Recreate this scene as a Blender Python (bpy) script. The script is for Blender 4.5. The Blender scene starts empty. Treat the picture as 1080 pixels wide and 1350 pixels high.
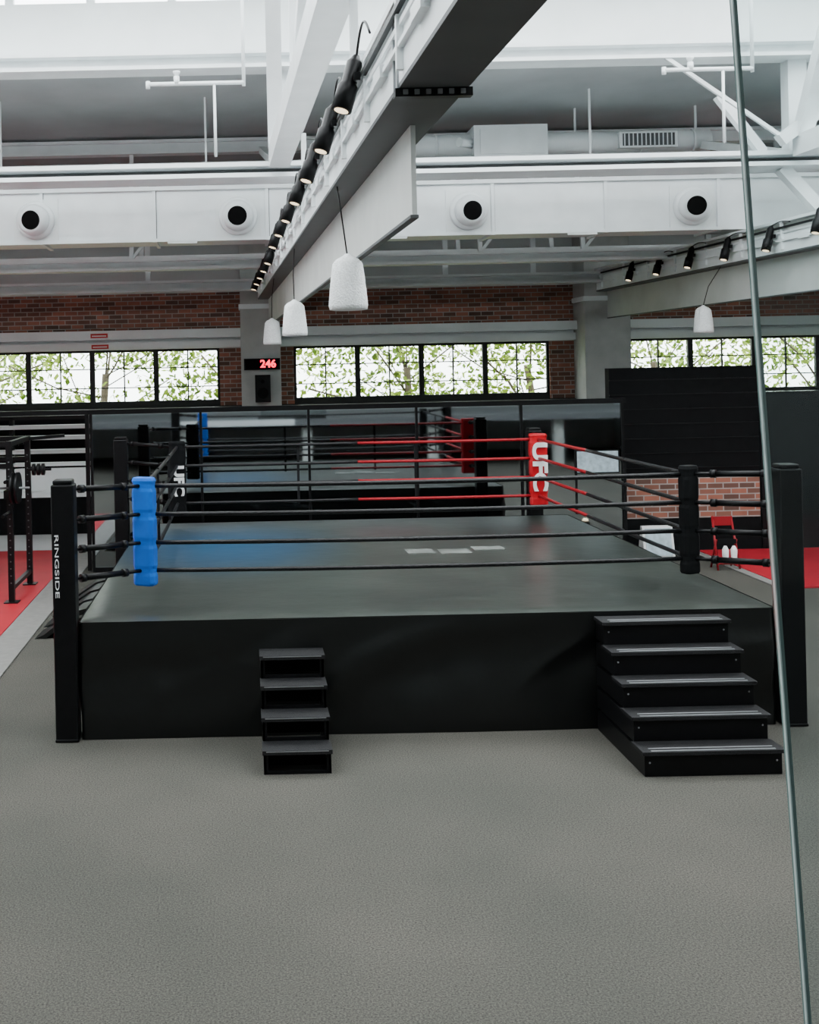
import bpy, math, random
from mathutils import Vector, Matrix, noise
random.seed(7)
S=bpy.context.scene
# ------------------------------------------------------------------ materials
MATS={}
def mat(name,col,rough=.5,metal=0.,var=0.,vscale=5.,bump=0.,bscale=50.,emit=None,estr=0.,spec=.5,bdist=.02):
    m=bpy.data.materials.new(name); m.use_nodes=True
    nt=m.node_tree; n=nt.nodes; L=nt.links
    b=n['Principled BSDF']
    b.inputs['Base Color'].default_value=(*col,1); b.inputs['Roughness'].default_value=rough
    b.inputs['Metallic'].default_value=metal; b.inputs['Specular IOR Level'].default_value=spec
    tc=n.new('ShaderNodeTexCoord')
    if var>0:
        t=n.new('ShaderNodeTexNoise'); t.inputs['Scale'].default_value=vscale; t.inputs['Detail'].default_value=5
        L.new(tc.outputs['Object'],t.inputs['Vector'])
        r=n.new('ShaderNodeValToRGB')
        r.color_ramp.elements[0].position=.3; r.color_ramp.elements[1].position=.7
        r.color_ramp.elements[0].color=(*[c*(1-var) for c in col],1)
        r.color_ramp.elements[1].color=(*[min(1,c*(1+var)) for c in col],1)
        L.new(t.outputs['Fac'],r.inputs['Fac']); L.new(r.outputs['Color'],b.inputs['Base Color'])
    if bump>0:
        t2=n.new('ShaderNodeTexNoise'); t2.inputs['Scale'].default_value=bscale; t2.inputs['Detail'].default_value=3
        L.new(tc.outputs['Object'],t2.inputs['Vector'])
        bp=n.new('ShaderNodeBump'); bp.inputs['Strength'].default_value=bump; bp.inputs['Distance'].default_value=bdist
        L.new(t2.outputs['Fac'],bp.inputs['Height']); L.new(bp.outputs['Normal'],b.inputs['Normal'])
    if emit:
        b.inputs['Emission Color'].default_value=(*emit,1); b.inputs['Emission Strength'].default_value=estr
    MATS[name]=m
    return m
WHITE=mat('white_paint',(.78,.82,.82),.5,var=.05,vscale=1.5)
WHITE2=mat('white_steel',(.80,.84,.85),.4,var=.05,vscale=3)
PLATE=mat('beam_plate_offwhite',(.60,.62,.60),.5,var=.08,vscale=2)
CEIL=mat('ceiling_paint',(.45,.48,.49),.7,var=.12,vscale=.8)
WALLG=mat('wall_grey_white',(.55,.57,.57),.7,var=.08,vscale=.8)
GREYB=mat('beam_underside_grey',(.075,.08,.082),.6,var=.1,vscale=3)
CONC=mat('column_paint',(.42,.43,.41),.7,var=.08,vscale=4)
BLACK=mat('black_metal',(.0035,.0035,.004),.38,var=.2,vscale=20,spec=.18)
BLACKM=mat('black_matte',(.0035,.004,.0045),.8,var=.3,vscale=8,spec=.12)
RUBBER=mat('black_tread',(.009,.009,.010),.5,bump=.4,bscale=120,spec=.3)
NOSE=mat('metal_nosing',(.30,.31,.32),.35,metal=.8)
VINYL=mat('black_vinyl',(.0028,.0034,.0034),.34,var=.25,vscale=3,bump=.2,bscale=4,spec=.42,bdist=.04)
BLUE=mat('blue_vinyl',(.002,.115,.56),.38,var=.06,vscale=9,bump=.15,bscale=12,spec=.25)
RED=mat('red_vinyl',(.44,.004,.012),.4,var=.08,vscale=9,bump=.15,bscale=12,spec=.25)
DRED=mat('dark_red_frame',(.25,.006,.012),.4,spec=.3)
REDM=mat('red_mat_vinyl',(.36,.010,.022),.6,var=.1,vscale=2,spec=.3)
ROPEK=mat('rope_black',(.004,.004,.005),.4,bump=.3,bscale=60,spec=.3)
ROPER=mat('rope_red',(.26,.004,.010),.4,bump=.3,bscale=60,spec=.25)
TXT=mat('white_print',(.75,.75,.75),.5)
TXT2=mat('canvas_print',(.13,.14,.13),.45,var=.45,vscale=3)
STRIP=mat('grey_edge_strip',(.17,.165,.155),.8,var=.1,vscale=10)
WINF=mat('window_frame_dark',(.012,.014,.012),.5,spec=.3)
HOLE=mat('nozzle_inside',(.003,.003,.003),.9,spec=.1)
PEND=mat('pendant_shade',(.84,.86,.86),.7,var=.12,vscale=60,bump=.6,bscale=70)
BULB=mat('lamp_lens',(1,.9,.7),.4,emit=(1,.78,.5),estr=2.5)
LED=mat('led_red',(.6,0,.02),.4,emit=(1,.01,.05),estr=5)
REDS=mat('red_sign',(.6,.02,.02),.5)
PAPER=mat('sign_paper',(.38,.47,.52),.6,var=.25,vscale=12)
BARK=mat('tree_bark',(.06,.045,.025),.9,var=.3,vscale=8)
MEZZ=mat('mezzanine_paint',(.10,.105,.11),.6)
MEZW=mat('mezzanine_edge_white',(.6,.62,.62),.6)
GROUND=mat('outside_ground',(.20,.24,.10),.9,var=.3,vscale=2)
MIRR=mat('mirror_glass',(.48,.52,.54),.03,metal=1.)
DGLASS=mat('dark_glass',(.006,.008,.009),.14,spec=.22)
LEAF=mat('tree_leaves',(.085,.15,.010),.6,var=.4,vscale=1.2,spec=.2)
LEAF2=mat('tree_leaves_pale',(.24,.33,.040),.6,var=.3,vscale=1.2,spec=.2)
def brickmat():
    m=bpy.data.materials.new('red_brick'); m.use_nodes=True; nt=m.node_tree;n=nt.nodes;L=nt.links
    b=n['Principled BSDF']; b.inputs['Roughness'].default_value=.9
    tc=n.new('ShaderNodeTexCoord'); s=n.new('ShaderNodeSeparateXYZ'); c=n.new('ShaderNodeCombineXYZ')
    L.new(tc.outputs['Object'],s.inputs[0]); L.new(s.outputs['X'],c.inputs['X']); L.new(s.outputs['Z'],c.inputs['Y'])
    t=n.new('ShaderNodeTexBrick'); L.new(c.outputs[0],t.inputs['Vector'])
    t.inputs['Scale'].default_value=1.; t.inputs['Brick Width'].default_value=.27; t.inputs['Row Height'].default_value=.095
    t.inputs['Mortar Size'].default_value=.010
    t.inputs['Color1'].default_value=(.46,.17,.11,1); t.inputs['Color2'].default_value=(.12,.065,.05,1)
    t.inputs['Mortar'].default_value=(.46,.41,.38,1)
    no=n.new('ShaderNodeTexNoise'); no.inputs['Scale'].default_value=2.5; L.new(tc.outputs['Object'],no.inputs['Vector'])
    mx=n.new('ShaderNodeMix'); mx.data_type='RGBA'; mx.blend_type='MULTIPLY'; mx.inputs['Factor'].default_value=.55
    L.new(t.outputs['Color'],mx.inputs['A']); L.new(no.outputs['Fac'],mx.inputs['B']); L.new(mx.outputs['Result'],b.inputs['Base Color'])
    bp=n.new('ShaderNodeBump'); bp.inputs['Strength'].default_value=.5; bp.invert=True; bp.inputs['Distance'].default_value=.01
    L.new(t.outputs['Fac'],bp.inputs['Height']); L.new(bp.outputs['Normal'],b.inputs['Normal'])
    return m
BRICK=brickmat()
def carpet():
    m=bpy.data.materials.new('carpet_floor'); m.use_nodes=True; nt=m.node_tree;n=nt.nodes;L=nt.links
    b=n['Principled BSDF']; b.inputs['Roughness'].default_value=.92; b.inputs['Specular IOR Level'].default_value=.12
    tc=n.new('ShaderNodeTexCoord')
    a=n.new('ShaderNodeTexNoise'); a.inputs['Scale'].default_value=85; a.inputs['Detail'].default_value=5; a.inputs['Roughness'].default_value=.85
    g=n.new('ShaderNodeTexNoise'); g.inputs['Scale'].default_value=.45; g.inputs['Detail'].default_value=4
    L.new(tc.outputs['Object'],a.inputs['Vector']); L.new(tc.outputs['Object'],g.inputs['Vector'])
    r=n.new('ShaderNodeValToRGB'); e=r.color_ramp.elements
    e[0].position=.36; e[0].color=(.022,.0225,.020,1); e[1].position=.64; e[1].color=(.128,.120,.103,1)
    L.new(a.outputs['Fac'],r.inputs['Fac'])
    r2=n.new('ShaderNodeValToRGB'); r2.color_ramp.elements[0].position=.35; r2.color_ramp.elements[1].position=.68
    r2.color_ramp.elements[0].color=(.74,.78,.78,1); r2.color_ramp.elements[1].color=(1,1,1,1)
    L.new(g.outputs['Fac'],r2.inputs['Fac'])
    mx=n.new('ShaderNodeMix'); mx.data_type='RGBA'; mx.blend_type='MULTIPLY'; mx.inputs['Factor'].default_value=1
    L.new(r.outputs['Color'],mx.inputs['A']); L.new(r2.outputs['Color'],mx.inputs['B']); L.new(mx.outputs['Result'],b.inputs['Base Color'])
    return m
CARPET=carpet()
def canvasmat():
    m=bpy.data.materials.new('ring_canvas'); m.use_nodes=True; nt=m.node_tree;n=nt.nodes;L=nt.links
    b=n['Principled BSDF']; b.inputs['Roughness'].default_value=.31; b.inputs['Specular IOR Level'].default_value=.55
    tc=n.new('ShaderNodeTexCoord')
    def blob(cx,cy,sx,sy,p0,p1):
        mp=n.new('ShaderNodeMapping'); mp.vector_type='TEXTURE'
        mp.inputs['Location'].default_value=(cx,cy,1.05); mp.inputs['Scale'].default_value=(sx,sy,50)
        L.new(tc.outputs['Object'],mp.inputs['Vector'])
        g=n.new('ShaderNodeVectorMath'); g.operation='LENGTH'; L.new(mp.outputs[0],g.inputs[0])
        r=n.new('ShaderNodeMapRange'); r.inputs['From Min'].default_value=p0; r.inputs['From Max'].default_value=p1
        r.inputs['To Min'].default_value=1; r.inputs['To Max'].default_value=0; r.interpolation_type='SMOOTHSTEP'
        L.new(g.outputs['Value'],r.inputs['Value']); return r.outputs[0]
    no=n.new('ShaderNodeTexNoise'); no.inputs['Scale'].default_value=1.3; no.inputs['Detail'].default_value=5
    L.new(tc.outputs['Object'],no.inputs['Vector'])
    r=n.new('ShaderNodeValToRGB'); r.color_ramp.elements[0].position=.3; r.color_ramp.elements[1].position=.7
    r.color_ramp.elements[0].color=(.020,.025,.022,1); r.color_ramp.elements[1].color=(.038,.044,.038,1)
    L.new(no.outputs['Fac'],r.inputs['Fac'])
    cur=r.outputs['Color']
    for args,col,f in (((-.3,13.9,1.6,2.2,.0,1.15),(.007,.060,.135,1),.85),((3.4,14.8,.8,1.2,.2,1.1),(.008,.008,.009,1),.6),((1.9,14.9,.9,.7,.3,1.1),(.06,.025,.03,1),.4)):  # near-black blob at right: soft shadow painted into the canvas colour
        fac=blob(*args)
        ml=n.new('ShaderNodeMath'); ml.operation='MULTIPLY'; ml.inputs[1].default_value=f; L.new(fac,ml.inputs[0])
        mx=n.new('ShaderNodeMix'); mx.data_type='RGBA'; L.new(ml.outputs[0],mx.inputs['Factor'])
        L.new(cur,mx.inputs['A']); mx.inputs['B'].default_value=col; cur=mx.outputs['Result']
    L.new(cur,b.inputs['Base Color'])
    t2=n.new('ShaderNodeTexNoise'); t2.inputs['Scale'].default_value=3; t2.inputs['Detail'].default_value=8
    L.new(tc.outputs['Object'],t2.inputs['Vector'])
    bp=n.new('ShaderNodeBump'); bp.inputs['Strength'].default_value=.15; bp.inputs['Distance'].default_value=.05
    L.new(t2.outputs['Fac'],bp.inputs['Height']); L.new(bp.outputs['Normal'],b.inputs['Normal'])
    return m
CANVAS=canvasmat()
def glassmat(name,tint,refl):
    m=bpy.data.materials.new(name); m.use_nodes=True; nt=m.node_tree;n=nt.nodes;L=nt.links
    n.remove(n['Principled BSDF']); o=n['Material Output']
    t=n.new('ShaderNodeBsdfTransparent'); t.inputs[0].default_value=(*tint,1)
    g=n.new('ShaderNodeBsdfGlossy'); g.inputs['Roughness'].default_value=.02
    x=n.new('ShaderNodeMixShader'); x.inputs[0].default_value=refl
    L.new(t.outputs[0],x.inputs[1]); L.new(g.outputs[0],x.inputs[2]); L.new(x.outputs[0],o.inputs[0]); return m
GLASS=glassmat('clear_glass',(.95,.97,.95),.03)
PANE=glassmat('balustrade_glass',(.86,.90,.90),.012)
GEDGE=mat('glass_edge',(.10,.17,.16),.15,spec=.8)
GEDGE2=mat('glass_edge_light',(.45,.55,.53),.15,spec=.8)

# ------------------------------------------------------------------ mesh builder
def basis(d):
    d=Vector(d).normalized(); up=Vector((0,0,1)) if abs(d.z)<.95 else Vector((0,1,0))
    a=d.cross(up).normalized(); b=d.cross(a).normalized(); return d,a,b
class B:
    def __init__(s): s.v=[];s.f=[];s.m=[];s.sm=[];s.ml=[]
    def mi(s,m):
        if m not in s.ml: s.ml.append(m)
        return s.ml.index(m)
    def face(s,pts,m,smooth=False):
        k=len(s.v); s.v+= [tuple(p) for p in pts]; s.f.append(tuple(range(k,k+len(pts)))); s.m.append(s.mi(m)); s.sm.append(smooth)
    def hexa(s,p,m):
        k=len(s.v); s.v+=[tuple(q) for q in p]
        for f in ((0,3,2,1),(4,5,6,7),(0,1,5,4),(1,2,6,5),(2,3,7,6),(3,0,4,7)):
            s.f.append(tuple(k+i for i in f)); s.m.append(s.mi(m)); s.sm.append(False)
    def box(s,x0,x1,y0,y1,z0,z1,m):
        s.hexa([(x0,y0,z0),(x1,y0,z0),(x1,y1,z0),(x0,y1,z0),(x0,y0,z1),(x1,y0,z1),(x1,y1,z1),(x0,y1,z1)],m)
    def bar(s,p0,p1,w,h,m):
        p0=Vector(p0);p1=Vector(p1); d,a,b=basis(p1-p0); q=[]
        for p in (p0,p1):
            for sx,sy in ((-1,-1),(1,-1),(1,1),(-1,1)): q.append(p+a*sx*w/2+b*sy*h/2)
        s.hexa(q,m)
    def rev(s,prof,o,d,m,seg=24,cap=True):
        d,a,b=basis(d); o=Vector(o); k=len(s.v)
        for r,t in prof:
            for i in range(seg):
                th=2*math.pi*i/seg; s.v.append(tuple(o+d*t+(a*math.cos(th)+b*math.sin(th))*r))
        for j in range(len(prof)-1):
            for i in range(seg):
                i2=(i+1)%seg
                s.f.append((k+j*seg+i,k+j*seg+i2,k+(j+1)*seg+i2,k+(j+1)*seg+i)); s.m.append(s.mi(m)); s.sm.append(True)
        if cap:
            s.f.append(tuple(k+i for i in range(seg))); s.m.append(s.mi(m)); s.sm.append(False)
            kk=k+(len(prof)-1)*seg; s.f.append(tuple(kk+i for i in reversed(range(seg)))); s.m.append(s.mi(m)); s.sm.append(False)
    def cyl(s,p0,p1,r,m,seg=12):
        p0=Vector(p0);p1=Vector(p1); s.rev([(r,0),(r,(p1-p0).length)],p0,p1-p0,m,seg)
    def tube(s,pts,r,m,seg=8):
        pts=[Vector(p) for p in pts]; k=len(s.v); n=len(pts)
        pa=None
        for i,p in enumerate(pts):
            t=(pts[min(i+1,n-1)]-pts[max(i-1,0)]).normalized()
            if pa is None: _,a,_b=basis(t)
            else: a=(pa-t*pa.dot(t)).normalized()
            b=t.cross(a); pa=a
            for j in range(seg):
                th=2*math.pi*j/seg; s.v.append(tuple(p+(a*math.cos(th)+b*math.sin(th))*r))
        for i in range(n-1):
            for j in range(seg):
                j2=(j+1)%seg; s.f.append((k+i*seg+j,k+i*seg+j2,k+(i+1)*seg+j2,k+(i+1)*seg+j)); s.m.append(s.mi(m)); s.sm.append(True)
        s.f.append(tuple(k+j for j in range(seg))); s.m.append(s.mi(m)); s.sm.append(False)
        s.f.append(tuple(k+(n-1)*seg+j for j in reversed(range(seg)))); s.m.append(s.mi(m)); s.sm.append(False)
    def build(s,name,parent=None,bevel=0):
        me=bpy.data.meshes.new(name); me.from_pydata(s.v,[],s.f)
        for m in s.ml: me.materials.append(m)
        me.polygons.foreach_set('material_index',s.m); me.polygons.foreach_set('use_smooth',s.sm); me.update()
        import bmesh
        bm=bmesh.new(); bm.from_mesh(me); bmesh.ops.recalc_face_normals(bm,faces=bm.faces); bm.to_mesh(me); bm.free()
        o=bpy.data.objects.new(name,me); S.collection.objects.link(o)
        if parent: o.parent=parent
        if bevel:
            md=o.modifiers.new('bevel','BEVEL'); md.width=bevel; md.segments=2; md.limit_method='ANGLE'
        return o
def empty(name):
    e=bpy.data.objects.new(name,None); S.collection.objects.link(e); e.empty_display_size=.3; return e
def text(name,body,loc,rot,size,m,parent,ext=.003,bold=.0,sx=1):
    c=bpy.data.curves.new(name,'FONT'); c.body=body; c.size=size; c.extrude=ext; c.offset=bold
    c.align_x='CENTER'; c.align_y='CENTER'; c.materials.append(m)
    o=bpy.data.objects.new(name,c); S.collection.objects.link(o); o.location=loc; o.rotation_euler=rot; o.scale=(sx,1,1)
    if parent: o.parent=parent
    return o

XL,XR,YF,YB=-9.,14.,-6.,24.
# ------------------------------------------------------------------ room shell
b=B(); b.box(XL,XR,YF,YB,-.2,0,CARPET); b.build('floor')
b=B(); b.box(XL-.2,XL,YF,YB+.3,0,9.1,WHITE); b.build('wall_left')
b=B(); b.box(XR,XR+.2,YF,YB+.3,0,9.1,WHITE); b.build('wall_right')
b=B(); b.box(XL,XR,YF-.2,YF,0,9.1,CONC); b.build('wall_front')
G=[(-5.97,),(1.10,),(8.25,)]; PW=1.37
b=B(); ZB,ZT=2.48,3.71
b.box(XL,XR,YB,YB+.3,0,ZB,BLACKM)
xs=[XL]
for g in G: xs+=[g[0],g[0]+4*PW]
xs.append(XR)
for i in range(0,len(xs),2): b.box(xs[i],xs[i+1],YB,YB+.3,ZB,ZT,BRICK)
b.box(XL,XR,YB,YB+.3,ZT,4.1,WHITE)
b.box(XL,XR,YB,YB+.3,4.1,4.9,BRICK)
b.box(XL,XR,YB,YB+.3,4.9,9.1,WALLG)
b.build('wall_back')
b=B(); b.box(XL,XR,YB-.28,YB,3.93,4.12,WHITE); b.box(XL,XR,YB-.16,YB,3.72,3.87,WHITE)
b.build('trim_1')
b=B(); b.box(XL,XR,YB-.08,YB,2.36,2.47,WINF); b.build('trim_2')
n=0
for gi,g in enumerate(G):
    for k in range(4):
        n+=1; x0=g[0]+k*PW; x1=x0+PW; b=B()
        w=.055; yy0,yy1=YB+.06,YB+.14
        b.box(x0,x0+w,yy0,yy1,ZB,ZT,WINF); b.box(x1-w,x1,yy0,yy1,ZB,ZT,WINF)
        b.box(x0+w,x1-w,yy0,yy1,ZB,ZB+.13,WINF); b.box(x0+w,x1-w,yy0,yy1,ZT-.05,ZT,WINF)
        xm=(x0+x1)/2
        b.box(xm-.014,xm+.014,yy0+.02,yy1-.02,ZB+.13,ZT-.05,WINF)
        for zz in (ZB+.42,ZB+.83): b.box(x0+w,x1-w,yy0+.02,yy1-.02,zz-.012,zz+.012,WINF)
        b.box(x0+w,x1-w,YB+.10,YB+.105,ZB+.13,ZT-.05,GLASS)
        b.build('window_%d'%n)
b=B(); b.box(-.03,.80,23.4,24,0,7.3,CONC); b.box(-.06,.83,23.37,24,4.5,4.6,WHITE); b.build('column',bevel=.01)
b=B(); b.box(7.1,8.05,23.2,24,0,7.3,CONC); b.box(7.07,8.08,23.17,24,4.5,4.6,WHITE); b.build('column.001',bevel=.01)
# high roof with skylight openings
b=B(); zc=8.9
for y0,y1 in [(-6,2.8),(5,6.5),(9.8,11.2),(14.8,16.05)]: b.box(XL,XR,y0,y1,zc,zc+.2,WHITE)
for x0 in (XL,-4.4,.2,4.9,9.5,XR-.5): b.box(x0,x0+.4,2.8,14.8,zc,zc+.2,WHITE)
b.build('ceiling')
b=B(); b.box(XL,XR,15.8,16.0,7.5,8.45,WHITE)
for i in range(20): b.box(XL+i*1.15,XL+i*1.15+.12,15.85,15.95,8.45,8.9,WHITE)
b.build('wall_clerestory')
b=B(); b.hexa([(XL,16,7.6),(XR,16,7.6),(XR,24,7.2),(XL,24,7.2),(XL,16,7.8),(XR,16,7.8),(XR,24,7.4),(XL,24,7.4)],CEIL)
b.build('ceiling.001')
# ------------------------------------------------------------------ roof steel
def hbeam(name,y,z0,z1,wf=.35,tw=.03,m=WHITE2,tf=.05,m2=None):
    b=B(); b.box(XL,XR,y-wf/2,y+wf/2,z0,z0+tf,m); b.box(XL,XR,y-wf/2,y+wf/2,z1-tf,z1,m); b.box(XL,XR,y-tw,y+tw,z0+tf,z1-tf,m2 or m)
    return b.build(name)
hbeam('roof_cross_beam',15.55,7.38,7.62,.4)
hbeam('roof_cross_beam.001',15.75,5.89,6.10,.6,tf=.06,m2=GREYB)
hbeam('roof_cross_beam.002',20.0,7.1,7.35,.25)
hbeam('roof_cross_beam.003',22.0,6.95,7.25,.25)
hbeam('roof_cross_beam.004',19.6,5.00,5.20,.3)
hbeam('roof_cross_beam.005',21.6,5.22,5.45,.3)
hbeam('roof_cross_beam.006',23.0,4.86,5.08,.4)
YAW=-.0284
def lbeam(dx,name,y0):
    b=B()
    def seg(xa,xb,ya,yb,za,zb,m):
        b.hexa([(xa+YAW*ya,ya,za),(xb+YAW*ya,ya,za),(xb+YAW*yb,yb,za),(xa+YAW*yb,yb,za),
                (xa+YAW*ya,ya,zb),(xb+YAW*ya,ya,zb),(xb+YAW*yb,yb,zb),(xa+YAW*yb,yb,zb)],m)
    xa=1.015+dx; xb=1.38+dx
    seg(xa,xb,y0,23.36,4.715,4.97,WHITE2)
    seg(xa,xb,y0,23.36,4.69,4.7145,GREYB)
    seg(xa-.02,xb+.02,y0,23.36,4.97,5.0,WHITE2)
    seg(xa+.06,xb-.06,y0,23.36,5.0,5.12,PLATE)
    seg(xa-.03,xb+.03,y0,23.36,5.12,5.16,WHITE2)
    seg(1.235+dx,1.265+dx,6.76,23.36,4.15,4.69,PLATE)
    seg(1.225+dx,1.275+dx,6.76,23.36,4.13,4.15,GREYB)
    seg(xa-.03,xa,y0,23.3,4.86,4.885,WHITE2)
    y=y0+.6
    while y<23:
        seg(xa-.035,xa+.0,y,y+.04,4.75,5.12,WHITE2)
        seg(xa-.045,xa+.0,y+.5,y+.75,4.84,4.91,WHITE2)
        y+=1.2
    seg(xa-.05,xa-.02,y0,23.3,5.03,5.06,BLACK)
    yb=5.85
    seg(xa-.02,xb+.02,yb,yb+.06,4.645,4.69,BLACK)
    for k in range(6): seg(xa+.02+k*.06,xa+.045+k*.06,yb-.012,yb,4.655,4.68,NOSE)
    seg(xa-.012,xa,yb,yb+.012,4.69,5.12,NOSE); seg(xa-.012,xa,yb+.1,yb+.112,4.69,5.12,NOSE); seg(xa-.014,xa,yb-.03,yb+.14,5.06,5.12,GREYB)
    return b.build(name)
lbeam(0,'ceiling_beam',1.5); lbeam(7.0,'ceiling_beam.001',3.)
def chord(dx,name):
    b=B()
    def P(x,y,z): return (x+dx+YAW*y,y,z)
    def seg(xa,xb,ya,yb,za,zb,m): b.hexa([P(xa,ya,za),P(xb,ya,za),P(xb,yb,za),P(xa,yb,za),P(xa,ya,zb),P(xb,ya,zb),P(xb,yb,zb),P(xa,yb,zb)],m)
    seg(.86,1.14,1.5,15.40,6.0,6.28,WHITE2)
    b.bar(P(1.05,15.7,6.1),P(1.05,15.7,7.4),.26,.22,WHITE2)
    b.bar(P(.95,15.3,6.3),P(.85,13.6,8.9),.2,.2,WHITE2)
    b.bar(P(1.0,15.75,6.1),P(1.0,20.0,7.15),.12,.12,WHITE2)
    b.bar(P(1.0,12.0,6.28),P(1.0,12.0,8.9),.16,.16,WHITE2)
    b.bar(P(1.0,11.8,6.28),P(1.0,7.6,8.9),.16,.16,WHITE2)
    b.bar(P(1.0,7.4,6.28),P(1.0,7.4,8.9),.16,.16,WHITE2)
    b.bar(P(1.15,13.2,5.17),P(1.15,13.2,6.0),.06,.06,WHITE2)
    b.bar(P(1.1,8.2,5.17),P(1.1,8.2,6.0),.06,.06,WHITE2)
    return b.build(name)
chord(0,'roof_truss'); chord(7.2,'roof_truss.001')
b=B()
b.bar((7.4,15.3,6.2),(9.2,15.3,7.5),.16,.16,WHITE2); b.bar((8.3,15.5,6.1),(8.3,15.5,7.4),.2,.2,WHITE2)
b.bar((7.5,15.3,6.2),(5.9,15.4,7.4),.05,.05,WHITE2); b.bar((7.6,15.7,5.9),(8.4,15.7,5.0),.16,.16,WHITE2)
b.bar((7.3,15.6,6.1),(6.7,15.6,6.9),.12,.12,WHITE2)
b.build('roof_brace')
b=B()
for x in (-5.2,-1.9,1.9,4.2,6.0,9.6,12.2):
    b.bar((x,19.6,5.2),(x+.45,19.6,5.75),.05,.05,WHITE2); b.bar((x,19.6,5.15),(x-.5,21.6,5.25),.08,.08,WHITE2)
    b.bar((x,23.0,5.08),(x,23.0,7.2),.1,.1,WHITE2); b.bar((x,21.6,5.45),(x,22.,6.98),.08,.08,WHITE2)
    b.bar((x,19.6,5.2),(x,20.,7.1),.07,.07,WHITE2)
b.build('roof_bracing')
# ------------------------------------------------------------------ air duct with nozzles
b=B(); y0,y1,z0,z1=17.1,17.95,5.24,6.02
b.box(XL+.05,XR-.05,y0,y1,z0,z1,WHITE2)
x=-8.2
while x<XR-.3:
    b.box(x,x+.05,y0-.035,y1+.03,z0-.035,z1+.03,WHITE2); b.box(x+.05,x+.06,y0-.005,y0,z0,z1,GREYB); x+=1.72
b.box(XL+.05,XR-.05,y0-.05,y0,z1-.03,z1+.03,WHITE2); b.box(XL+.05,XR-.05,y0-.03,y0,z0-.03,z0+.02,WHITE2)
for nx,nz,tx in ((-6.3,5.58,-.2),(-3.1,5.575,-.22),(-.02,5.575,-.06),(3.49,5.575,.1),(6.9,5.575,-.12),(10.3,5.575,-.1),(13.3,5.575,0)):
    o=(nx,y0,nz)
    b.box(nx-.34,nx+.34,y0-.02,y0,nz-.32,nz+.32,WHITE)
    b.rev([(.29,0),(.29,.08),(.27,.11),(.22,.12)],o,(0,-1,0),WHITE2,32)
    d=Vector((tx,-1,-.12)).normalized(); oo=Vector(o)+Vector((0,-.08,0))
    b.rev([(.23,0),(.24,.06),(.225,.13),(.175,.18),(.155,.18)],oo,d,WHITE2,32)
    b.rev([(.145,.181),(.145,.186)],oo,d,HOLE,32)
for x in (-7,-3.7,-.5,2.4,5.5,8.6,11.7): b.bar((x,17.5,6.02),(x,17.5,7.5),.03,.03,WHITE2)
for x in (-7.5,-4.4,-1.1,2.1,5.0,8.1,11.2): b.box(x,x+.45,y0-.02,y0+.02,z0-.06,z0,WHITE2)
b.build('air_duct')
b=B(); yy=18.6; z=6.86
b.rev([(.19,0),(.19,5.6)],(2.2,yy,z),(1,0,0),WHITE2,28)
x=2.4
while x<7.7: b.rev([(.205,0),(.205,.04)],(x,yy,z),(1,0,0),WHITE2,28); x+=.85
b.box(3.85,5.05,yy-.35,yy+.3,z-.27,z+.27,WHITE2); b.box(3.95,4.95,yy-.37,yy-.35,z-.2,z+.2,WHITE2); b.cyl((3.6,yy-.36,z),(3.84,yy-.2,z),.08,WHITE2)
b.box(6.25,7.2,yy-.26,yy-.1,z-.13,z+.13,WHITE2); b.box(6.3,7.15,yy-.27,yy-.26,z-.1,z+.1,GREYB)
for k in range(12): b.box(6.32+k*.07,6.335+k*.07,yy-.285,yy-.27,z-.1,z+.1,WHITE2)
for x in (2.6,5.6,7.6): b.bar((x,yy,z+.19),(x,yy,7.45),.03,.03,WHITE2)
b.build('ventilation_pipe')
b=B()
for (ya,za,r) in ((18.2,6.35,.06),(18.3,6.6,.04),(20.5,6.75,.05)):
    b.cyl((XL+.02,ya,za),(XR-.02,ya,za),r,WHITE2,10)
b.build('ceiling_pipe')
def sprink(x0,x1,z,name):
    b=B(); b.cyl((x0,15.2,z),(x1,15.2,z),.03,WHITE2); b.cyl((x1,15.2,z-.05),(x1,15.2,8.88),.025,WHITE2)
    xm=x0+(x1-x0)*.3; b.cyl((xm,15.2,z),(xm,15.2,z+.1),.04,WHITE2); b.rev([(.02,0),(.05,.05),(.05,.07)],(xm,15.2,z+.1),(0,0,1),WHITE2,12)
    b.cyl((x0,15.2,z-.06),(x0,15.2,z+.04),.03,WHITE2); b.cyl((x1-.4,15.2,z-1.),(x1-.4,15.2,z),.02,WHITE2)
    b.build(name)
sprink(-1.2,.10,7.13,'sprinkler_pipe'); sprink(5.8,7.0,7.17,'sprinkler_pipe.001')
# ------------------------------------------------------------------ spotlights
def spot(x,y,z,name):
    b=B(); d=Vector((-.26,-.10,-.85)).normalized(); far=y>15.5
    if far: z-=.09
    c=Vector((x-.07,y,z)); o=c-d*.16
    b.rev([(.02,-.05),(.035,-.02),(.05,0),(.05,.14),(.065,.16),(.065,.32),(.055,.32)],o,d,BLACK,20)
    b.rev([(.045,.321),(.045,.323)],o,d,BULB,20)
    b.bar(c+Vector((0,.065,0)),c+Vector((.05,.065,.05)),.015,.03,BLACK)
    b.box(x-.04,x+.0,y-.08,y+.10,z+.02,z+.07,BLACK)
    top=o-d*.05
    pts=[]
    for i in range(15):
        t=i/14; pts.append(top.lerp(Vector((x+.02,y-.45,5.10 if far else 5.19)),t)+Vector((0.0,-.05,1))*math.sin(math.pi*t)*(.03 if far else .13))
    b.tube(pts,.008,BLACK,6)
    b.build(name)
k=0
for i in range(12):
    y=7.0+i*1.3; spot(1.015-.05+YAW*y,y,4.99,'track_spotlight'+('' if k==0 else '.%03d'%k)); k+=1
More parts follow.
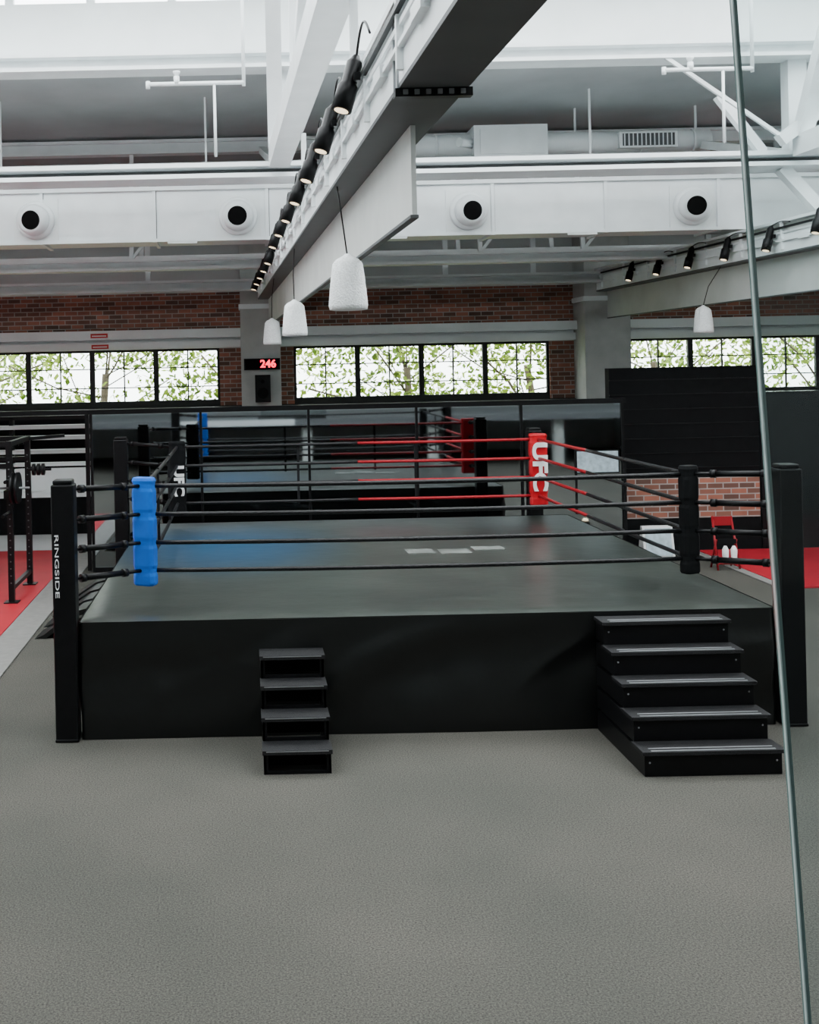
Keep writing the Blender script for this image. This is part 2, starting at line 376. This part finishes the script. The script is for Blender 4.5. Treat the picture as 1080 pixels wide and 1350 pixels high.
for i in range(7):
    y=13.2+i*1.3; spot(8.015-.05+YAW*y,y,4.99,'track_spotlight.%03d'%k); k+=1
def pend(x,y,z,name,s):
    b=B(); b.rev([(.02*s,.30*s),(.04*s,.28*s),(.10*s,.25*s),(.135*s,.21*s),(.15*s,.1*s),(.165*s,-.05*s),(.175*s,-.16*s),(.168*s,-.20*s),(.14*s,-.205*s)],(x,y,z),(0,0,1),PEND,32)
    xa=1.015+YAW*y+(7. if x>4 else 0)
    b.tube([(x,y,z+.28*s),((x*2+xa)/3,y,(z+.28*s+4.69)/2),(xa+.03,y,4.695)],.006,BLACK,6)
    b.build(name)
pend(.86,9.0,3.88,'pendant_lamp',.90); pend(.644,13.6,3.81,'pendant_lamp.001',.88)
pend(.487,18.0,3.80,'pendant_lamp.002',.84); pend(7.25,17.6,3.83,'pendant_lamp.003',.86)
# ------------------------------------------------------------------ boxing ring
ring=empty('boxing_ring')
RX0,RX1,RY0,RY1,RH=-1.489,4.642,9.9,16.2,1.05
b=B(); b.box(RX0+.06,RX1-.06,RY0+.06,RY1-.06,0,RH-.03,BLACKM); b.build('platform',ring)
b=B()
NX=60
k=len(b.v)
for j in range(NX+1):
    for i in range(NX+1):
        x=RX0-.01+(RX1-RX0+.02)*i/NX; y=RY0-.01+(RY1-RY0+.02)*j/NX
        e=min(i,NX-i,j,NX-j)
        b.v.append((x,y,RH+(.004*noise.noise(Vector((x*1.5,y*1.5,0))) if e>1 else (-.02 if e==0 else -.001))))
for j in range(NX):
    for i in range(NX):
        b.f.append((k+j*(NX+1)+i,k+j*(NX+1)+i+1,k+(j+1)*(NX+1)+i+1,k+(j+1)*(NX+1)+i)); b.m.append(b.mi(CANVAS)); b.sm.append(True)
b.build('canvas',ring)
b=B()
def skirt(p0,p1,nrm):
    p0=Vector(p0);p1=Vector(p1);nrm=Vector(nrm); NU,NV=260,44; k=len(b.v); Lh=(p1-p0).length
    for j in range(NV+1):
        for i in range(NU+1):
            u=i/NU; v=j/NV; p=p0.lerp(p1,u); z=RH-.012-v*(RH-.015)
            s=u*Lh
            # loose cloth: broad billows plus soft creases fanning from the top edge
            wv=noise.noise(Vector((s*.5,v*.8,11)))*1.2
            f=.070*noise.noise(Vector((s*.9+v*1.2+wv,v*1.3,p0.y)))
            c1=max(0,1-abs(noise.noise(Vector((s*1.1+v*1.6+wv,v*.5,p0.x+5))))*4)
            f+=.034*c1*c1*max(0,noise.noise(Vector((s*.6,v*1.5,2)))+.35)
            c2=max(0,1-abs(noise.noise(Vector((s*1.6+v*.4-wv,v*1.2,p0.x+25))))*5)
            f+=.016*c2*c2*max(0,noise.noise(Vector((s*.8,v*1.5,7)))+.2)
            f+=.009*noise.noise(Vector((s*4,v*4,9)))
            f=f*(.12+.88*math.sin(math.pi*min(1,v*.95+.02)))+.030
            if i in (0,NU): f=.012
            q=p+nrm*(f-.02); b.v.append((q.x,q.y,z))
    for j in range(NV):
        for i in range(NU):
            b.f.append((k+j*(NU+1)+i,k+j*(NU+1)+i+1,k+(j+1)*(NU+1)+i+1,k+(j+1)*(NU+1)+i)); b.m.append(b.mi(VINYL)); b.sm.append(True)
skirt((RX0,RY0,0),(RX1,RY0,0),(0,-1,0)); skirt((RX0,RY1,0),(RX0,RY0,0),(-1,0,0))
skirt((RX1,RY0,0),(RX1,RY1,0),(1,0,0)); skirt((RX1,RY1,0),(RX0,RY1,0),(0,1,0))
b.build('skirt',ring)
posts={'fl':(-1.61,9.93),'fr':(4.79,9.93),'bl':(-1.80,16.32),'br':(4.22,16.36)}
pads={'fl':(-.95,10.5),'fr':(4.15,10.5),'bl':(-.95,15.75),'br':(4.12,15.75)}
RZ=[1.38,1.64,1.905,2.17]
b=B()
for k_,(x,y) in posts.items():
    b.box(x-.1,x+.1,y-.1,y+.1,0,2.26,BLACK); b.box(x-.085,x+.085,y-.085,y+.085,2.26,2.30,BLACK); b.box(x-.105,x+.105,y-.11,y+.11,0,.03,BLACK)
b.build('posts',ring,bevel=.012)
b=B()
def rope(p0,p1,m,sag=.015,r=.021):
    p0=Vector(p0);p1=Vector(p1)
    b.tube([p0.lerp(p1,i/10)-Vector((0,0,sag*4*(i/10)*(1-i/10))) for i in range(11)],r,m,10)
def turn(p0,p1):
    p0=Vector(p0);p1=Vector(p1)
    b.cyl(p0,p0.lerp(p1,.25),.014,BLACK,8); b.cyl(p0.lerp(p1,.2),p0.lerp(p1,.72),.028,BLACK,10); b.cyl(p0.lerp(p1,.7),p1,.018,BLACK,8)
    b.cyl(p0.lerp(p1,.18),p0.lerp(p1,.24),.038,BLACK,10); b.cyl(p0.lerp(p1,.7),p0.lerp(p1,.76),.038,BLACK,10)
for z in RZ:
    fl,fr,bl,br=[(*pads[q],z) for q in ('fl','fr','bl','br')]
    rope(fl,fr,ROPEK,.02)
    rope(fl,bl,ROPEK)
    zz=Vector(br).lerp(Vector(fr),.42); rope(br,zz,ROPER,.004); rope(zz,fr,ROPEK,.004)
    zz=Vector(br).lerp(Vector(bl),.5); rope(br,zz,ROPER,.004); rope(zz,bl,ROPEK,.004)
    for q in posts: turn((*posts[q],z+.04 if z>2 else z+.03),(*pads[q],z))
b.build('ropes',ring)
b=B()
for x in (.75,2.4):
    b.bar((x,15.75,RZ[0]-.04),(x,15.75,RZ[3]+.02),.035,.008,ROPEK)
for y in (12.2,14.0):
    b.bar((-.95,y,RZ[0]-.04),(-.95,y,RZ[3]+.02),.03,.008,ROPEK); b.bar((4.135,y,RZ[0]-.04),(4.135,y,RZ[3]+.02),.03,.008,ROPEK)
b.build('rope_ties',ring)
def pad(q,m,ang,W=.22,T=.13):
    x,y=pads[q]; b=B(); z0,z1=1.24,2.25
    prof=[(-W/2,-T*.3),(-W/2+.03,-T/2),(W/2-.03,-T/2),(W/2,-T*.3),(W/2,T*.3),(W/2-.03,T/2),(-W/2+.03,T/2),(-W/2,T*.3)]
    zs=[z0,z0+.02]; 
    for rz in RZ: zs+= [rz-.05,rz-.02,rz+.02,rz+.05]
    zs+=[z1-.0]; 
    k=len(b.v)
    for z in zs:
        pinch=min(abs(z-rz) for rz in RZ)<.03
        sc=.93 if pinch else 1.
        if z in (z0,z1): sc=.88
        for px,py in prof:
            X=px*sc;Y=py*sc; b.v.append((x+X*math.cos(ang)-Y*math.sin(ang),y+X*math.sin(ang)+Y*math.cos(ang),z))
    n=len(prof)
    for j in range(len(zs)-1):
        for i in range(n): b.f.append((k+j*n+i,k+j*n+(i+1)%n,k+(j+1)*n+(i+1)%n,k+(j+1)*n+i)); b.m.append(b.mi(m)); b.sm.append(False)
    b.f.append(tuple(k+i for i in range(n))); b.m.append(b.mi(m)); b.sm.append(False)
    b.f.append(tuple(k+(len(zs)-1)*n+i for i in range(n))); b.m.append(b.mi(m)); b.sm.append(False)
    b.build('corner_pad_'+q,ring,bevel=.006)
pad('fl',BLUE,math.radians(-25)); pad('fr',BLACKM,math.radians(20),.17); pad('bl',BLACKM,math.radians(12),.24); pad('br',RED,0,.25)
text('pad_lettering','UFC',(4.12,15.67,1.79),(math.radians(90),math.radians(90),0),.27,TXT,ring,.006,.012,1.35)
text('pad_lettering_2','UFC',(-.93,15.67,1.70),(math.radians(90),math.radians(90),math.radians(12)),.19,TXT,ring,.006,.008,1.2)
text('post_lettering','RINGSIDE',(-1.715,9.93,1.55),(math.radians(90),math.radians(90),math.radians(-90)),.12,TXT,ring,.002)
text('post_lettering_2','RINGSIDE',(-1.668,9.825,1.55),(math.radians(90),math.radians(90),0),.05,TXT,ring,.002,0,2.6)
b=B()
for (xa,xb,ya,yb) in ((1.88,2.2,13.05,13.35),(2.26,2.62,13.0,13.3),(2.68,3.05,13.2,13.45)):
    b.hexa([(xa,ya,1.05),(xb,ya,1.05),(xb,yb,1.05),(xa,yb,1.05),(xa,ya,1.0565),(xb,ya,1.0565),(xb,yb,1.0565),(xa,yb,1.0565)],TXT2)
b.build('canvas_print_patch',ring)
# ------------------------------------------------------------------ stairs
b=B(); x0,x1=3.06,4.13; yf=8.72; dep=.232; st=.2
for i in range(5):
    ya=yf+i*dep; z=st*(i+1)
    b.box(x0,x1,ya,yf+5*dep-.005,z-st,z-.03,BLACK)
    b.box(x0-.02,x1+.02,ya-.025,ya+dep+(.01 if i<4 else -.015),z-.03,z,RUBBER)
    b.box(x0+.05,x1-.05,ya-.010,ya+.008,z,z+.006,NOSE); b.box(x0+.05,x1-.05,ya+.05,ya+.065,z,z+.005,NOSE)
    for sx in (x0+.04,x1-.04):
        b.rev([(.009,0),(.006,.004)],(sx,ya,z-.09),(0,-1,0),NOSE,8)
b.build('ring_stairs',bevel=.004)
b=B(); x0,x1=.10,.64; yf=8.95; dep=.222; st=.195
for i in range(4):
    ya=yf+i*dep; z=st*(i+1); yb=ya+dep
    b.box(x0-.01,x1+.01,ya-.02,yb+.02,z-.035,z,RUBBER)
    b.box(x0,x0+.035,ya,ya+.035,z-st if i else 0,z-.035,BLACK); b.box(x1-.035,x1,ya,ya+.035,z-st if i else 0,z-.035,BLACK)
    b.box(x0,x0+.03,yb-.035,yb,0,z-.035,BLACK); b.box(x1-.03,x1,yb-.035,yb,0,z-.035,BLACK)
    b.box(x0,x0+.02,ya,yb,max(0,z-st),z-.035,BLACK); b.box(x1-.02,x1,ya,yb,max(0,z-st),z-.035,BLACK)
    b.box(x0+.03,x1-.03,ya,ya+.02,z-st,z-st+.03,BLACK)
    b.box(x0+.03,x1-.03,yb-.02,yb,max(0,z-st),z-.035,BLACKM)
    b.box(x0+.02,x1-.02,ya-.022,ya-.02,z-.012,z-.004,NOSE)
b.build('step_ladder',bevel=.004)
# ------------------------------------------------------------------ mirror partition behind the ring
b=B(); b.box(-2.46,6.16,18.2,18.25,0.0,2.56,MIRR); b.box(-2.50,6.2,18.16,18.3,2.56,2.64,BLACK); b.box(-2.5,6.2,18.17,18.3,0,.08,BLACK)
for x in (-2.48,-.7,1.05,2.8,4.5,6.14): b.box(x-.02,x+.02,18.17,18.3,.08,2.56,BLACK)
b.build('mirror_partition')
b=B(); b.box(5.38,6.05,18.155,18.165,1.45,1.79,PAPER); b.box(5.36,6.07,18.165,18.17,1.43,1.81,BLACK); b.build('notice_board')
b=B(); b.box(6.2,8.72,19.0,19.2,0,.56,BLACKM); b.box(6.2,8.72,19.0,19.2,.56,1.24,BRICK); b.box(6.2,8.72,19.0,19.2,1.24,3.12,BLACKM)
for i in range(7): b.box(6.2,8.72,18.985,19.0,1.4+i*.25,1.42+i*.25,BLACK)
b.box(8.72,13.9,19.0,19.2,0,2.67,DGLASS)
for x in (8.74,10.,11.3,12.6): b.box(x,x+.05,18.97,19.0,0,2.67,BLACK)
b.build('wall_partition')
b=B()
b.box(-8.9,-2.6,22.6,23.2,0,.75,BLACKM); b.box(-8.9,-2.6,22.55,23.25,.75,.85,WHITE); b.box(-8.9,-2.6,22.95,23.1,.85,1.3,WHITE); b.box(-8.9,-2.6,22.9,23.1,1.35,1.42,WHITE)
for x in (-8.8,-6.8,-4.8,-2.75): b.box(x,x+.08,22.9,23.1,.85,2.35,BLACK)
for z in (1.62,1.9,2.12): b.box(-8.9,-2.6,22.7,23.1,z,z+.07,WALLG)
b.box(-8.9,-2.6,22.9,23.1,2.3,2.38,BLACK)
b.build('storage_counter')
b=B(); b.box(-8.9,-2.5,18.16,18.3,2.56,2.64,BLACK)
for x in (-8.85,-5.6,-2.58): b.box(x,x+.06,18.18,18.28,0.03,2.56,BLACK)
b.build('rail_frame')
b=B(); b.box(-8.9,-3.06,11.,20.4,0,.03,REDM); b.box(-3.06,-2.66,11.,20.4,0,.02,STRIP); b.box(-8.9,-2.66,20.4,22.5,0,.015,WALLG); b.build('floor_mat',bevel=.005)
b=B(); b.box(7.6,13.9,15.7,18.9,0,.03,REDM); b.box(7.45,7.6,15.55,18.9,0,.02,STRIP); b.build('floor_mat.001',bevel=.005)
b=B()
for i in range(4):
    y=13.7+i*.62
    prof=[(-2.62,0),(-2.5,.05),(-2.3,.2),(-2.1,.33),(-1.98,.36),(-1.98,.30),(-2.12,.26),(-2.3,.13),(-2.48,0)]
    k=len(b.v)
    for yy in (y,y+.5):
        for (x,z) in prof: b.v.append((x+.05*(yy-y),yy,z))
    n_=len(prof)
    for j in range(n_): b.f.append((k+j,k+(j+1)%n_,k+n_+(j+1)%n_,k+n_+j)); b.m.append(b.mi(VINYL)); b.sm.append(False)
    b.f.append(tuple(k+j for j in range(n_))); b.m.append(0); b.sm.append(False)
    b.f.append(tuple(k+n_+j for j in range(n_))); b.m.append(0); b.sm.append(False)
    b.box(-2.02,-1.96,y,y+.5,0,.33,VINYL)
b.build('folded_gym_pads')
# ------------------------------------------------------------------ power rack
b=B()
for x in (-3.32,-4.7,-6.1):
    for y in (15.8,17.15):
        b.box(x-.04,x+.04,y-.04,y+.04,.03,2.3,BLACK); b.box(x-.1,x+.1,y-.1,y+.1,.03,.045,BLACK)
        for h in range(18): b.box(x-.010,x+.010,y-.043,y-.04,.3+h*.1,.315+h*.1,GREYB)
for z in (2.26,1.95):
    for y in (15.8,17.15): b.box(-6.1,-3.3,y-.035,y+.035,z-.035,z+.035,BLACK)
for x in (-3.32,-4.7,-6.1): b.box(x-.035,x+.035,15.8,17.15,2.225,2.295,BLACK); b.box(x-.03,x+.03,15.8,17.15,.2,.26,BLACK)
for y in (16.1,16.5,16.85): b.cyl((-6.1,y,2.2),(-3.32,y,2.2),.018,BLACK)
for x in (-3.32,-4.7):
    b.box(x-.05,x+.09,15.62,15.76,1.5,1.62,BLACK); b.cyl((x,15.5,1.75),(x,15.76,1.75),.025,BLACK); b.cyl((x,15.3,1.3),(x,15.76,1.3),.025,BLACK)
    b.bar((x,17.15,2.25),(x+.55,17.3,2.28),.05,.05,BLACK); b.cyl((x+.05,16.9,1.8),(x+.4,16.9,1.8),.02,BLACK)
    for q in range(3): b.rev([(.09,0),(.09,.04)],(x+.12+q*.07,16.9,1.8),(1,0,0),BLACK,20)
b.cyl((-5.9,15.6,1.66),(-3.0,15.6,1.66),.016,NOSE)
for x in (-3.25,-3.18): b.rev([(.22,0),(.22,.035)],(x,15.6,1.66),(1,0,0),BLACK,28)
b.build('power_rack')
# ------------------------------------------------------------------ small objects
b=B()
x,y=7.38,17.3
for dx in (-.17,.17):
    b.cyl((x+dx,y-.14,0.0),(x+dx*.85,y+.10,.80),.017,DRED); b.cyl((x+dx*.9,y+.16,0.0),(x+dx*.9,y-.06,.46),.016,DRED)
b.bar((x-.15,y+.0,.44),(x+.15,y+.0,.44),.03,.03,DRED); b.box(x-.15,x+.15,y+.07,y+.095,.66,.80,DRED); b.box(x-.14,x+.14,y-.09,y-.06,.40,.47,BLACKM)
b.cyl((x-.17,y-.12,.10),(x+.17,y-.12,.10),.012,DRED); b.cyl((x-.15,y+.14,.10),(x+.15,y+.14,.10),.012,DRED)
for dx in (-.06,.07): b.rev([(.02,0),(.045,.04),(.05,.2),(.02,.26)],(x+dx,y-.16,.12),(0,0,1),TXT,12)
b.build('folding_chair')
b=B(); b.hexa([(6.5,18.3,0),(7.0,18.3,0),(7.0,18.34,0),(6.5,18.34,0),(6.5,18.42,.52),(7.0,18.42,.52),(7.0,18.46,.52),(6.5,18.46,.52)],TXT)
b.hexa([(6.54,18.295,.05),(6.96,18.295,.05),(6.96,18.31,.05),(6.54,18.31,.05),(6.54,18.40,.48),(6.96,18.40,.48),(6.96,18.41,.48),(6.54,18.41,.48)],PAPER)
b.hexa([(6.5,18.6,0),(7.0,18.6,0),(7.0,18.63,0),(6.5,18.63,0),(6.5,18.45,.52),(7.0,18.45,.52),(7.0,18.48,.52),(6.5,18.48,.52)],TXT)
b.build('floor_sign')
b=B(); b.rev([(.09,0),(.09,.06),(.07,.08)],(6.75,14.1,0),(0,0,1),BLACK,20); b.rev([(.06,.081),(.055,.11),(.03,.13)],(6.75,14.1,0),(0,0,1),BULB,20); b.build('glass_reflection_glow')  # added glowing dome, stands in for a light reflected in the glass
clk=empty('interval_timer')
b=B(); b.box(.03,.78,23.27,23.365,3.22,3.46,BLACK); b.box(.06,.75,23.26,23.27,3.24,3.44,HOLE); b.build('housing',clk,bevel=.008)
text('digits','246',(.53,23.25,3.34),(math.radians(90),0,0),.22,LED,clk,.003,.006)
b=B(); b.box(.25,.57,23.12,23.34,2.55,3.12,BLACK); b.rev([(.12,0),(.10,.01),(.03,.0)],(.41,23.12,2.74),(0,-1,0),BLACKM,24); b.rev([(.05,0),(.04,.01)],(.41,23.12,2.98),(0,-1,0),BLACKM,20)
b.box(.36,.46,23.33,23.368,2.75,2.95,BLACK); b.build('wall_speaker',bevel=.01)
b=B(); b.box(-3.2,-2.84,23.69,23.72,3.97,4.06,REDS); b.box(-3.17,-2.87,23.685,23.69,4.0,4.02,TXT); b.build('exit_sign')
b=B(); b.box(-3.2,-2.84,23.81,23.84,3.74,3.83,REDS); b.box(-3.17,-2.87,23.805,23.81,3.77,3.79,TXT); b.build('exit_sign.001')
b=B(); b.box(7.55,7.75,23.14,23.17,2.72,2.9,WHITE2); b.cyl((7.65,23.13,2.81),(7.65,23.14,2.81),.05,GREYB); b.build('wall_outlet')
# ------------------------------------------------------------------ mezzanine and glass pane
b=B(); b.box(XL,XR,YF,1.1,1.45,1.64,MEZZ); b.box(-2.,1.6,1.1,1.12,1.45,1.64,MEZW)
for x in (-6,-2,2,6,10): b.box(x-.15,x+.15,.5,.8,0,1.45,CONC)
b.build('mezzanine_floor')
b=B(); z0=1.64; z1=4.2
def ex(z): return .460-.051*(z-3.24)
y0,y1=1.0,1.008
q=lambda off,z,y:(ex(z)+off,y,z)
b.hexa([q(.004,z0,y0),(2.6,y0,z0),(2.6,y1,z0),q(.004,z0,y1),q(.004,z1,y0),(2.6,y0,z1),(2.6,y1,z1),q(.004,z1,y1)],PANE)
b.hexa([q(.0012,z0,y0-.001),q(.004,z0,y0-.001),q(.004,z0,y1),q(.0012,z0,y1),q(.0012,z1,y0-.001),q(.004,z1,y0-.001),q(.004,z1,y1),q(.0012,z1,y1)],GEDGE)
b.hexa([q(0,z0,y0-.001),q(.0012,z0,y0-.001),q(.0012,z0,y0+.003),q(0,z0,y0+.003),q(0,z1,y0-.001),q(.0012,z1,y0-.001),q(.0012,z1,y0+.003),q(0,z1,y0+.003)],GEDGE2)
b.box(.45,2.6,.97,1.04,1.64,1.72,BLACK)
b.build('glass_balustrade')
# ------------------------------------------------------------------ outside
b=B(); b.box(-40,45,24.4,70,-.3,-.05,GROUND); b.build('outside_ground')
b=B()
for i in range(9):
    x=-12+i*3.9+random.uniform(-.8,.8); y=random.uniform(28,31); r=.09
    base=Vector((x,y,-.05)); top=Vector((x+random.uniform(-.6,.6),y,3.2)); b.tube([base,base.lerp(top,.5)+Vector((.1,0,0)),top],r,BARK,8)
    for k in range(9):
        s=base.lerp(top,random.uniform(.5,1)); a=random.uniform(-2.6,2.6)
        e=s+Vector((a,random.uniform(-.5,.5),random.uniform(.5,2.2)))
        b.tube([s,s.lerp(e,.5)+Vector((0,0,random.uniform(-.25,.35))),e],random.uniform(.015,.03),BARK,6)
R=random.uniform
for i in range(46000):
    x=R(-16,24);y=R(27.5,34);z=R(1.5,5.2)
    if noise.noise(Vector((x*.55,y*.4,z*.9)))<-.05: continue
    c=Vector((x,y,z)); a=Vector((R(-1,1),R(-.5,.5),R(-1,1))).normalized()*R(.05,.12); d=Vector((R(-1,1),R(-.9,.1),R(-.6,1))).normalized()*R(.04,.08)
    b.face([c-a,c+d,c+a,c-d],LEAF if R(0,1)<.35 else LEAF2)
b.build('tree_row')
# ------------------------------------------------------------------ light
w=bpy.data.worlds.new('sky'); S.world=w; w.use_nodes=True
bg=w.node_tree.nodes['Background']; bg.inputs[0].default_value=(.93,.98,1,1); bg.inputs[1].default_value=10.
# ------------------------------------------------------------------ camera
cd=bpy.data.cameras.new('camera'); cam=bpy.data.objects.new('camera',cd); S.collection.objects.link(cam)
cam.location=(0,0,3.24); cam.rotation_euler=(math.radians(90),.022,0)
cd.sensor_fit='HORIZONTAL'; cd.sensor_width=36; cd.lens=36*1478/1080; cd.shift_x=220/1080; cd.shift_y=-188/1080
cd.clip_start=.05; cd.clip_end=200
S.camera=cam
